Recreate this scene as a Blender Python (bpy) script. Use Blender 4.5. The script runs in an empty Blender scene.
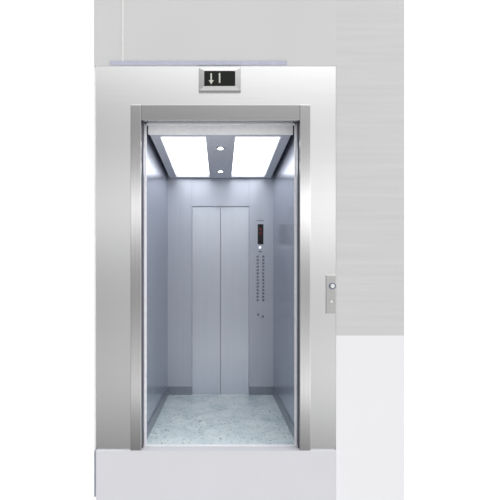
import bpy, bmesh, math
from mathutils import Vector, Matrix

sc = bpy.context.scene
C = sc.collection

# ------------------------------------------------------------------ camera
F_PX, DIST, CAM_Z = 467.0, 3.2, 1.124
VX, VY = 220.5, 286.0
cd = bpy.data.cameras.new('camera')
cam = bpy.data.objects.new('camera', cd); C.objects.link(cam)
cam.location = (0, -DIST, CAM_Z); cam.rotation_euler = (math.pi/2, 0, 0)
cd.sensor_width = 36; cd.lens = 36*F_PX/500
cd.shift_x = (250-VX)/500; cd.shift_y = (VY-250)/500
sc.camera = cam

# ------------------------------------------------------------------ world: white backdrop, and unseen bands made up for reflections
w = bpy.data.worlds.new('world'); sc.world = w; w.use_nodes = True
nt = w.node_tree; nt.nodes.clear()
N = lambda t: nt.nodes.new(t)
L = nt.links.new
def wmath(op, a, b=None, clamp=False):
    n = N('ShaderNodeMath'); n.operation = op; n.use_clamp = clamp
    for i, v in enumerate((a, b)):
        if v is None: continue
        if isinstance(v, (int, float)): n.inputs[i].default_value = v
        else: L(v, n.inputs[i])
    return n.outputs[0]
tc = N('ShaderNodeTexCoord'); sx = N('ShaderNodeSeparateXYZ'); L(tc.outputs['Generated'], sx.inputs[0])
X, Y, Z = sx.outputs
# made-up light and dark bands on the visitor's side, shaping the steel's reflections
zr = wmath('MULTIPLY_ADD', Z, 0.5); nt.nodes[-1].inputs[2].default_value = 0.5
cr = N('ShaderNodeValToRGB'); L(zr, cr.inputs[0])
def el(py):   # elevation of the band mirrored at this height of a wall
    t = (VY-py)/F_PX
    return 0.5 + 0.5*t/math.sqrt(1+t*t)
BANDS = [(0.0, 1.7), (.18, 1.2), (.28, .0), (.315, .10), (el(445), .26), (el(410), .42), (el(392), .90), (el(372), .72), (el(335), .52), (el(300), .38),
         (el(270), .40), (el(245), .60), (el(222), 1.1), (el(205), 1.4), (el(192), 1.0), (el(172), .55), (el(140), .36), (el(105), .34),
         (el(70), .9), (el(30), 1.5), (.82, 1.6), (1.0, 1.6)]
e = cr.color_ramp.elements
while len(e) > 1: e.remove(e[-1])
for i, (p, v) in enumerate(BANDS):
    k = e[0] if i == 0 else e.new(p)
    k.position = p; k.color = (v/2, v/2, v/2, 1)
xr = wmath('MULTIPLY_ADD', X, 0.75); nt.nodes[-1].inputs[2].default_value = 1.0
refl_bands = wmath('MULTIPLY', wmath('MULTIPLY', cr.outputs[0], 2.0), xr)
REFL_GAIN = 1.25
refl_bands = wmath('MULTIPLY', refl_bands, REFL_GAIN)
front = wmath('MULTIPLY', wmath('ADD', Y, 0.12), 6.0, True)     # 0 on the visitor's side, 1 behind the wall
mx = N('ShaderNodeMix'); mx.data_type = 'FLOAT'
L(front, mx.inputs[0]); L(refl_bands, mx.inputs[2]); mx.inputs[3].default_value = 1.1
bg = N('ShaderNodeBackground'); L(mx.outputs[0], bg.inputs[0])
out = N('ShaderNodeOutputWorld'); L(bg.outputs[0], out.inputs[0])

vs = sc.view_settings
vs.view_transform = 'Standard'; vs.look = 'None'; vs.gamma = 1; vs.use_curve_mapping = False; vs.exposure = 0.0

# ------------------------------------------------------------------ helpers
def px(x, y, Yd):
    """a photo point on the plane at depth Yd -> world x, z"""
    s = F_PX/(DIST+Yd)
    return (x-VX)/s, CAM_Z+(VY-y)/s

def srgb(r, g, b):
    f = lambda c: (c/255/12.92) if c/255 <= .04045 else ((c/255+.055)/1.055)**2.4
    return (f(r), f(g), f(b), 1)

def mat(name, rgb, metallic=0., rough=.5, brush=None, amount=.06, spec=.5, emit=None, estr=1., bump=0.):
    m = bpy.data.materials.new(name); m.use_nodes = True
    t = m.node_tree; b = t.nodes['Principled BSDF']
    b.inputs['Metallic'].default_value = metallic
    b.inputs['Roughness'].default_value = rough
    b.inputs['Specular IOR Level'].default_value = spec
    col = srgb(*rgb)
    tc = t.nodes.new('ShaderNodeTexCoord'); mp = t.nodes.new('ShaderNodeMapping')
    mp.inputs['Scale'].default_value = brush or (30, 30, 30)
    nz = t.nodes.new('ShaderNodeTexNoise'); nz.inputs['Scale'].default_value = 1.0
    nz.inputs['Detail'].default_value = 4
    t.links.new(tc.outputs['Object'], mp.inputs[0]); t.links.new(mp.outputs[0], nz.inputs['Vector'])
    r = t.nodes.new('ShaderNodeValToRGB')
    r.color_ramp.elements[0].position = .3; r.color_ramp.elements[1].position = .7
    r.color_ramp.elements[0].color = tuple(c*(1-amount) for c in col[:3])+(1,)
    r.color_ramp.elements[1].color = tuple(min(1, c*(1+amount)) for c in col[:3])+(1,)
    t.links.new(nz.outputs[0], r.inputs[0]); t.links.new(r.outputs[0], b.inputs['Base Color'])
    if bump:
        bp = t.nodes.new('ShaderNodeBump'); bp.inputs['Strength'].default_value = bump; bp.inputs['Distance'].default_value = .001
        t.links.new(nz.outputs[0], bp.inputs['Height']); t.links.new(bp.outputs[0], b.inputs['Normal'])
    if emit:
        b.inputs['Emission Color'].default_value = srgb(*emit)
        b.inputs['Emission Strength'].default_value = estr
    return m

def box(bm, x0, x1, y0, y1, z0, z1, bevel=0., slot=0):
    r = bmesh.ops.create_cube(bm, size=1)
    vv = r['verts']
    for v in vv:
        v.co = Vector(((x0+x1)/2+v.co.x*(x1-x0), (y0+y1)/2+v.co.y*(y1-y0), (z0+z1)/2+v.co.z*(z1-z0)))
    fs = {f for v in vv for f in v.link_faces}
    for f in fs: f.material_index = slot
    if bevel:
        es = list({e for v in vv for e in v.link_edges})
        bmesh.ops.bevel(bm, geom=es, offset=bevel, segments=2, affect='EDGES', profile=.6, material=slot)
    return bm

def prism(bm, prof, axis, a, b, slot=0):
    """closed 2D profile swept along an axis; prof in the two other axes, in order"""
    def P(u, v, t):
        return {'x': (t, u, v), 'y': (u, t, v), 'z': (u, v, t)}[axis]
    A = [bm.verts.new(P(u, v, a)) for u, v in prof]; B = [bm.verts.new(P(u, v, b)) for u, v in prof]
    n = len(prof); fs = []
    for i in range(n):
        fs.append(bm.faces.new((A[i], A[(i+1) % n], B[(i+1) % n], B[i])))
    fs.append(bm.faces.new(A[::-1])); fs.append(bm.faces.new(B))
    for f in fs: f.material_index = slot
    bmesh.ops.recalc_face_normals(bm, faces=fs)

def lathe(bm, cx, cy, cz, prof, axis='y', seg=28, slot=0):
    """prof: list of (radius, height along +axis)"""
    rings = []
    for r, h in prof:
        ring = []
        for k in range(seg):
            a = 2*math.pi*k/seg; c, s = r*math.cos(a), r*math.sin(a)
            p = (cx+c, cy+h, cz+s) if axis == 'y' else (cx+c, cy+s, cz+h)
            ring.append(bm.verts.new(p))
        rings.append(ring)
    fs = []
    for i in range(len(rings)-1):
        for k in range(seg):
            fs.append(bm.faces.new((rings[i][k], rings[i][(k+1) % seg], rings[i+1][(k+1) % seg], rings[i+1][k])))
    fs.append(bm.faces.new(rings[0])); fs.append(bm.faces.new(rings[-1][::-1]))
    for f in fs: f.material_index = slot
    bmesh.ops.recalc_face_normals(bm, faces=fs)
    return fs

def obj(name, bm, mats, parent=None, label=None):
    me = bpy.data.meshes.new(name); bm.to_mesh(me); bm.free()
    for m in (mats if isinstance(mats, (list, tuple)) else [mats]): me.materials.append(m)
    o = bpy.data.objects.new(name, me); C.objects.link(o)
    if parent:
        o.parent = parent
        p, t = parent, Vector((0, 0, 0))
        while p: t += p.location; p = p.parent
        o.location = -t + o.location if parent.type == 'EMPTY' else (0, 0, 0)
    if label: o['label'] = label
    return o

def thing(name, label, cat, loc):
    o = bpy.data.objects.new(name, None); C.objects.link(o)
    o.location = loc; o.empty_display_size = .1
    o['label'] = label; o['category'] = cat
    return o

def struct(name, bm, m, label=None):
    o = obj(name, bm, m); o['kind'] = 'structure'
    if label: o['label'] = label
    return o

# ------------------------------------------------------------------ materials
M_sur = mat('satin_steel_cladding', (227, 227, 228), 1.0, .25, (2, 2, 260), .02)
M_upper = mat('pale_grey_wall_paint', (197, 198, 197), 0, .6, (1.5, 1.5, 1.5), .02)
M_brush = mat('brushed_grey_panel', (196, 196, 197), 0, .55, (.9, 1, 26), .05)
M_white = mat('off_white_panel', (227, 227, 230), 0, .55, (2, 2, 2), .01)
M_floor = mat('pale_lavender_grey_floor', (206, 206, 211), 0, .6, (3, 3, 3), .012)
M_strip = mat('lavender_grey_trim', (176, 178, 194), 0, .5)
M_edgelight = mat('edge_highlight_paint', (232, 232, 232), 0, .5)  # pale tone standing for the cladding's edge highlight
M_darkstrip = mat('slate_trim', (142, 146, 158), 0, .5)
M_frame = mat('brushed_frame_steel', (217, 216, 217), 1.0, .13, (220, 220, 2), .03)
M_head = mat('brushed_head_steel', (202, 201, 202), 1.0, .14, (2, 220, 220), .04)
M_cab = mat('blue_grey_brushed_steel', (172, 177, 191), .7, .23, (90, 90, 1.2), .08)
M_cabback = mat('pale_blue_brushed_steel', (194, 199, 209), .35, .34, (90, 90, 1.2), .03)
M_skirt = mat('dark_skirting_steel', (146, 152, 163), .6, .35)
M_post = mat('polished_edge_steel', (244, 244, 250), .1, .3)
M_canopy = mat('grey_canopy_paint', (208, 210, 218), .1, .5)
M_fascia = mat('pale_fascia_paint', (250, 250, 255), .0, .5)
M_diff = mat('lit_diffuser', (255, 255, 255), 0, .4, emit=(250, 252, 255), estr=2.6)
M_spot = mat('lit_lens', (255, 255, 255), 0, .2, emit=(255, 255, 255), estr=4)
M_chrome = mat('chrome', (225, 226, 230), 1, .12)
M_black = mat('black_glass', (14, 16, 16), 0, .12)
M_screen = mat('dark_display_glass', (16, 20, 16), 0, .35, spec=.2)
M_glyph = mat('lit_glyph', (140, 140, 132), 0, .5, emit=(200, 200, 190), estr=.5)
M_red = mat('red_led', (120, 20, 30), 0, .5, emit=(170, 30, 50), estr=.14)
M_roof = mat('dark_gap', (84, 86, 94), .2, .6)
M_callplate = mat('call_plate_steel', (214, 214, 213), 1, .17, (3, 3, 120), .05)
M_glow = mat('grey_white_plastic', (214, 215, 213), 0, .4)
M_groove = mat('groove_shade_grey', (98, 99, 106), .2, .5)  # dark tone standing for shade in the groove
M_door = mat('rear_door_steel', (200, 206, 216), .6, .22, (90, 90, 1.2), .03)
M_plate = mat('fixture_steel', (188, 188, 188), 1, .16, (3, 3, 200), .04)
M_btn = mat('button_steel', (150, 156, 168), 1, .25)
M_btnring = mat('button_ring', (118, 124, 138), .6, .4)
M_lamp = mat('lit_button', (240, 245, 255), 0, .4, emit=(240, 245, 255), estr=1.2)

# marble floor
def marble():
    m = mat('pale_marble', (214, 226, 228), 0, .13)
    t = m.node_tree; b = t.nodes['Principled BSDF']
    tc = t.nodes.new('ShaderNodeTexCoord')
    def noise(scale, detail, dist, vec=(1, 1, 1)):
        mp = t.nodes.new('ShaderNodeMapping'); mp.inputs['Scale'].default_value = vec
        n = t.nodes.new('ShaderNodeTexNoise'); n.inputs['Scale'].default_value = scale
        n.inputs['Detail'].default_value = detail; n.inputs['Distortion'].default_value = dist
        t.links.new(tc.outputs['Object'], mp.inputs[0]); t.links.new(mp.outputs[0], n.inputs['Vector']); return n
    def ramp(n, stops):
        r = t.nodes.new('ShaderNodeValToRGB'); e = r.color_ramp.elements
        while len(e) > 1: e.remove(e[-1])
        for i, (p, c) in enumerate(stops):
            k = e[0] if i == 0 else e.new(p)
            k.position = p; k.color = c
        t.links.new(n.outputs[0], r.inputs[0]); return r
    base = ramp(noise(5, 6, .8), [(.3, srgb(200, 216, 220)), (.5, srgb(218, 230, 232)), (.7, srgb(234, 242, 242))])
    vein = ramp(noise(30, 6, 2.2, (1, .8, 1)), [(.33, (1, 1, 1, 1)), (.43, (.0, .0, .0, 1))])
    mx = t.nodes.new('ShaderNodeMix'); mx.data_type = 'RGBA'
    mul = t.nodes.new('ShaderNodeMath'); mul.operation = 'MULTIPLY'; mul.inputs[1].default_value = .85
    t.links.new(vein.outputs[0], mul.inputs[0]); t.links.new(mul.outputs[0], mx.inputs[0])
    t.links.new(base.outputs[0], mx.inputs[6]); mx.inputs[7].default_value = srgb(118, 144, 150)
    t.links.new(mx.outputs[2], b.inputs['Base Color'])
    return m
M_marble = marble()

# ------------------------------------------------------------------ the setting: clad wall around the opening
def X0(x, Yd=0.): return px(x, 0, Yd)[0]
def Z0(y, Yd=0.): return px(0, y, Yd)[1]

TOP = Z0(-40)                      # runs on a little above the frame
xl, xr_, ztop = X0(96), X0(336), Z0(66)
FI, FO, FT, FH = .541, .614, 2.361, 2.255      # door frame: inner, outer half width, top, soffit
bm = bmesh.new()
prism(bm, [(xl, 0), (-.56, 0), (-.56, 2.30), (.56, 2.30), (.56, 0), (xr_, 0), (xr_, ztop), (xl, ztop)], 'y', 0, .045)
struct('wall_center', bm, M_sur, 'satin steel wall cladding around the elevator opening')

bm = bmesh.new(); box(bm, X0(94), xr_, -.004, .05, ztop, TOP)
struct('wall_upper', bm, M_upper, 'pale grey wall above the steel cladding')
ym = Z0(335.5)
bm = bmesh.new(); box(bm, xr_, X0(404), -.004, .05, ym, TOP)
struct('wall_right', bm, M_brush, 'grey wall panel with horizontal streaks at the right')
bm = bmesh.new(); box(bm, xr_, X0(404), -.004, .05, -.48, ym)
struct('wall_lower_right', bm, M_white, 'off white panel low at the right')

FY = -.02
bm = bmesh.new()
prism(bm, [(FY, -.48), (.05, -.48), (.05, -.03), (.07, -.03), (.07, 0), (FY, 0)], 'x', X0(96, FY), X0(336, FY))
struct('floor', bm, M_floor, 'pale grey landing floor in front of the elevator')

bm = bmesh.new(); box(bm, X0(110), X0(287), -.008, .004, Z0(65.5), Z0(61.2), .0008)
struct('trim_1', bm, M_strip, 'lavender grey strip above the cladding')
bm = bmesh.new(); box(bm, X0(122), X0(123.6), -.006, .004, Z0(61.2), TOP)
struct('trim_2', bm, M_glow, 'thin pale vertical strip above the cladding')
bm = bmesh.new(); box(bm, X0(94), xl, .004, .045, 0.0, ztop)  # highlight on the cladding's left edge, put in as a pale strip
struct('edge_highlight', bm, M_edgelight, 'pale strip painted as a highlight along the left edge of the cladding')
bm = bmesh.new(); box(bm, X0(94, FY), X0(96, FY), FY+.003, .05, Z0(497, FY), 0)
struct('trim_4', bm, M_darkstrip, 'slate edge strip left of the floor slab')

# ------------------------------------------------------------------ door frame
fr = thing('elevator_door_frame', 'brushed steel portal frame around the open elevator doorway', 'door frame', (0, 0, 0))
PF = -.016
for s in (-1, 1):
    bm = bmesh.new()
    a, b_ = sorted((s*FI, s*FO))
    box(bm, a, b_, PF, 0, 0, FT, .004)
    obj('jamb', bm, M_frame, fr)
bm = bmesh.new(); box(bm, -FI, FI, PF+.003, .012, FH, FT, .0025)
obj('head', bm, M_head, fr)

bm = bmesh.new()  # dark strips added to stand for the shaded groove behind the frame
for s in (-1, 1):
    a, b_ = sorted((s*.5375, s*.56)); box(bm, a, b_, .03, .068, .001, 2.29)
box(bm, -.5375, .5375, .03, .068, 2.269, 2.29)
obj('groove_shade', bm, M_groove, fr, 'dark strip coloured as the shade in the groove inside the frame')

# ------------------------------------------------------------------ elevator cab
cab = thing('elevator_cab', 'open elevator cab with blue-grey steel walls, lit ceiling and marble floor', 'elevator', (0, .9, 0))
CY0, CY1, CW, CH = .075, 1.66, .547, 2.237
CTOP = 2.42
# floor and sill
bm = bmesh.new(); box(bm, -CW, CW, CY0+.03, CY1, -.04, 0)
obj('marble_floor', bm, M_marble, cab, 'pale blue-white marble cab floor')
bm = bmesh.new()
box(bm, -CW, CW, CY0, CY0+.028, -.03, .004, .0015)
obj('door_sill', bm, M_post, cab, 'bright metal sill strip')
# side walls: three flush panels each, thin joints
for s in (-1, 1):
    bm = bmesh.new()
    a, b_ = sorted((s*CW, s*(CW+.02)))
    cuts = [CY0, CY1]
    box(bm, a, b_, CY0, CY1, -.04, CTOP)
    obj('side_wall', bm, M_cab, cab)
    bm = bmesh.new()
    a, b_ = sorted((s*(CW-.010), s*CW))
    box(bm, a, b_, CY0+.03, CY1-.03, .0, .085, .002)
    obj('skirting', bm, M_skirt, cab)
    bm = bmesh.new()
    a, b_ = sorted((s*.519, s*.536))
    box(bm, a, b_, CY0, CY0+.012, .004, 2.268, .001)
    obj('front_post', bm, M_post, cab, 'bright narrow metal edge of the cab opening')
bm = bmesh.new(); box(bm, -.534, .534, CY0, CY0+.012, 2.255, 2.268, .001)
obj('front_header', bm, M_post, cab)
bm = bmesh.new(); box(bm, -CW-.02, CW+.02, CY0, CY1+.06, CTOP, CTOP+.03)
obj('roof', bm, M_roof, cab)

# back wall: two returns, header and the two closed rear leaves
BY = CY1
x1, x2 = X0(192, BY), X0(249, BY)
zh = Z0(206.5, BY)
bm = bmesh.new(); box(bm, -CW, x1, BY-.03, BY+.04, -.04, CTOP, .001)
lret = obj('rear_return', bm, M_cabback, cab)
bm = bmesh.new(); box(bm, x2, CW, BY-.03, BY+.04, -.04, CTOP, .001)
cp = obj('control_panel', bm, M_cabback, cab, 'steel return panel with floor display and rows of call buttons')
bm = bmesh.new(); box(bm, x1, x2, BY-.022, BY+.04, zh, CTOP, .001)
obj('rear_header', bm, M_cabback, cab)
xm = (x1+x2)/2
for a, b_ in ((x1+.001, xm-.0015), (xm+.0015, x2-.001)):
    bm = bmesh.new(); box(bm, a, b_, BY, BY+.03, -.0, zh, .0015)
    obj('rear_door_panel', bm, M_door, cab)
bm = bmesh.new(); box(bm, x1, x2, BY+.031, BY+.04, -.04, zh)
obj('rear_backing', bm, M_roof, cab)
for a, b_ in ((-CW, x1), (x2, CW)):
    bm = bmesh.new(); box(bm, a, b_, BY-.038, BY-.03, 0, .085, .002)
    obj('skirting', bm, M_skirt, cab)

# canopy: suspended ceiling tray with two lit diffusers and two spotlights
KY0, KY1, KW = .22, 1.622, .520
bm = bmesh.new()
yl0, yl1 = .288, 1.565
LP = [(-.449, -.112), (.112, .449)]
# tray with real openings: frame members around the two diffusers
for a, b_ in ((-KW, LP[0][0]), (LP[0][1], LP[1][0]), (LP[1][1], KW)):
    box(bm, a, b_, KY0+.002, KY1, CH, CH+.045)
for a, b_ in LP:
    box(bm, a, b_, KY0+.002, yl0, CH, CH+.045)
    box(bm, a, b_, yl1, KY1, CH, CH+.045)
box(bm, -KW, KW, KY0+.002, KY1, CH+.045, CH+.07)
can = obj('ceiling_canopy', bm, M_canopy, cab)
bm = bmesh.new()
box(bm, -KW+.004, KW-.004, .12, .14, CH-.033, CTOP-.005, .002)
box(bm, -KW+.004, KW-.004, .138, KY0+.004, CH+.001, CH+.02)
obj('canopy_fascia', bm, M_fascia, can, 'pale front edge of the ceiling canopy')
for a, b_ in LP:
    bm = bmesh.new(); box(bm, a, b_, yl0, yl1, CH+.028, CH+.040)
    obj('light_panel', bm, M_diff, can, 'lit white light panel')
for yy in (.566, 1.32):
    bm = bmesh.new()
    lathe(bm, 0, yy, CH, [(.022, -.0005), (.024, -.006), (.034, -.006), (.038, -.001), (.038, .001)], 'z', slot=0)
    lathe(bm, 0, yy, CH, [(.020, -.004), (.024, -.0065), (.018, -.0105), (.008, -.0125)], 'z', slot=1)
    obj('spotlight', bm, [M_chrome, M_spot], can, 'small round chrome spotlight')

# controls on the right return
CYF = BY-.03
def cpx(x, y): return px(x, y, CYF)
x_a, z_a = cpx(257.6, 224.2); x_b, z_b = cpx(263.3, 244.2)
bm = bmesh.new()
box(bm, x_a, x_b, CYF-.006, CYF, z_b, z_a, .002)
# faint red arrow and digit behind the glass
cx = (x_a+x_b)/2
prism(bm, [(cx-.012, z_a-.06), (cx+.012, z_a-.06), (cx, z_a-.035)], 'y', CYF-.0066, CYF-.0058, 1)
box(bm, cx-.010, cx+.010, CYF-.0066, CYF-.0058, z_a-.085, z_a-.08, 0, 1)
box(bm, cx+.006, cx+.010, CYF-.0066, CYF-.0058, z_a-.12, z_a-.08, 0, 1)
box(bm, cx-.010, cx-.006, CYF-.0066, CYF-.0058, z_a-.10, z_a-.08, 0, 1)
box(bm, cx-.010, cx+.010, CYF-.0066, CYF-.0058, z_a-.105, z_a-.10, 0, 1)
obj('floor_display', bm, [M_black, M_red], cp, 'tall black floor display')
x_a, z_a = cpx(256.8, 220.0); x_b, z_b = cpx(264, 221)
bm = bmesh.new(); box(bm, x_a, x_b, CYF-.002, CYF, z_b, z_a, .0005)
obj('name_plate', bm, M_skirt, cp)
xx, zz = cpx(260, 247.5)
bm = bmesh.new()
lathe(bm, xx, CYF, zz, [(.011, 0), (.011, -.004), (.009, -.006), (.004, -.0065)], 'y', 20)
obj('indicator_lamp', bm, M_lamp, cp, 'small lit white lamp')
xx, zz = cpx(260.3, 251.5)
bm = bmesh.new(); box(bm, xx-.018, xx+.018, CYF-.003, CYF, zz-.008, zz+.008, .001)
obj('card_slot', bm, M_skirt, cp)
proto = None
rows = [256.5+i*3.35 for i in range(14)]
spots = [(c, y) for y in rows for c in (257.6, 263.2)] + [(258.2, 314.5), (262.8, 316.5)]
for c, y in spots:
    xx, zz = cpx(c, y)
    if proto is None:
        bm = bmesh.new()
        lathe(bm, 0, 0, 0, [(.0125, 0), (.0125, -.003), (.010, -.004)], 'y', 18, 1)
        lathe(bm, 0, 0, 0, [(.0075, -.003), (.0075, -.006), (.0055, -.007)], 'y', 18, 0)
        proto = obj('call_button', bm, [M_btn, M_btnring], cp)
        o = proto
    else:
        o = proto.copy(); C.objects.link(o); o.parent = cp
    o.location = (xx, CYF, zz)

# ------------------------------------------------------------------ floor indicator above the doorway
IY = -.022
ind = thing('floor_indicator', 'small steel-framed floor indicator showing a down arrow and 1 above the doorway', 'elevator display',
            (X0(219.5), 0, Z0(91)))
xa, za = px(198.5, 67.6, IY); xb, zb = px(241, 90.6, IY)
sa, ta = px(204.8, 71.2, IY); sb, tb = px(234.6, 85.6, IY)
bm = bmesh.new()
# bezel ring sloping up to the screen
def ring(bm, o_, i_):
    V = []
    for (x0, x1, z0, z1, y) in (o_[0], o_[1], i_[0], i_[1]):
        V.append([bm.verts.new(p) for p in ((x0, y, z0), (x1, y, z0), (x1, y, z1), (x0, y, z1))])
    fs = []
    for k in range(3):
        for i in range(4):
            fs.append(bm.faces.new((V[k][i], V[k][(i+1) % 4], V[k+1][(i+1) % 4], V[k+1][i])))
    fs.append(bm.faces.new(V[0][::-1])); fs.append(bm.faces.new(V[3]))
    bmesh.ops.recalc_face_normals(bm, faces=fs)
ring(bm, ((xa, xb, zb, za, -.0002), (xa+.0015, xb-.0015, zb+.0015, za-.0015, IY+.001)),
     ((sa-.004, sb+.004, tb-.004, ta+.004, IY-.002), (sa, sb, tb, ta, IY+.004)))
obj('bezel', bm, M_plate, ind)
bm = bmesh.new(); box(bm, sa, sb, IY+.0005, IY+.0038, tb, ta)
scr = obj('screen', bm, M_screen, ind, 'dark display screen')
gy0, gy1 = IY-.0008, IY+.0004
ax, az0 = px(211.2, 73.3, IY); _, az1 = px(211.2, 84.2, IY); _, azm = px(0, 80.2, IY)
bm = bmesh.new()
h = .005; hw = .017
prism(bm, [(ax-h, az0), (ax+h, az0), (ax+h, azm), (ax+hw, azm), (ax, az1), (ax-hw, azm), (ax-h, azm)], 'y', gy0, gy1)
obj('down_arrow', bm, M_glyph, scr, 'pale lit down arrow')
dx, dz0 = px(219.6, 73.0, IY); _, dz1 = px(0, 82.8, IY)
bm = bmesh.new()
prism(bm, [(dx-.005, dz1), (dx+.005, dz1), (dx+.005, dz0), (dx-.001, dz0), (dx-.009, dz0-.009), (dx-.005, dz0-.011)], 'y', gy0, gy1)
obj('digit', bm, M_glyph, scr, 'pale lit number 1')

# ------------------------------------------------------------------ landing call plate
cl = thing('call_button_plate', 'small steel plate with round call button on the cladding right of the doorway', 'elevator call button',
           (X0(331), 0, Z0(314)))
xa, za = px(326.2, 275, -.01); xb, zb = px(335.6, 314, -.01)
bm = bmesh.new(); box(bm, xa, xb, -.010, 0, zb, za, .002)
obj('plate', bm, M_callplate, cl)
bx, bz = px(332.4, 286, -.01)
bm = bmesh.new()
lathe(bm, bx, -.010, bz, [(.024, 0), (.024, -.003), (.021, -.005), (.017, -.005), (.016, -.002)], 'y', 32, 1)
lathe(bm, bx, -.010, bz, [(.0145, -.001), (.0145, -.006), (.012, -.0075), (.004, -.008)], 'y', 32, 0)
obj('call_button', bm, [M_glow, M_btnring], cl, 'round call button in a dark ring')
kx, kz = px(331.4, 301.6, -.01)
bm = bmesh.new()
lathe(bm, kx, -.010, kz, [(.008, 0), (.008, -.002), (.006, -.003)], 'y', 20, 0)
obj('key_switch', bm, M_glow, cl)
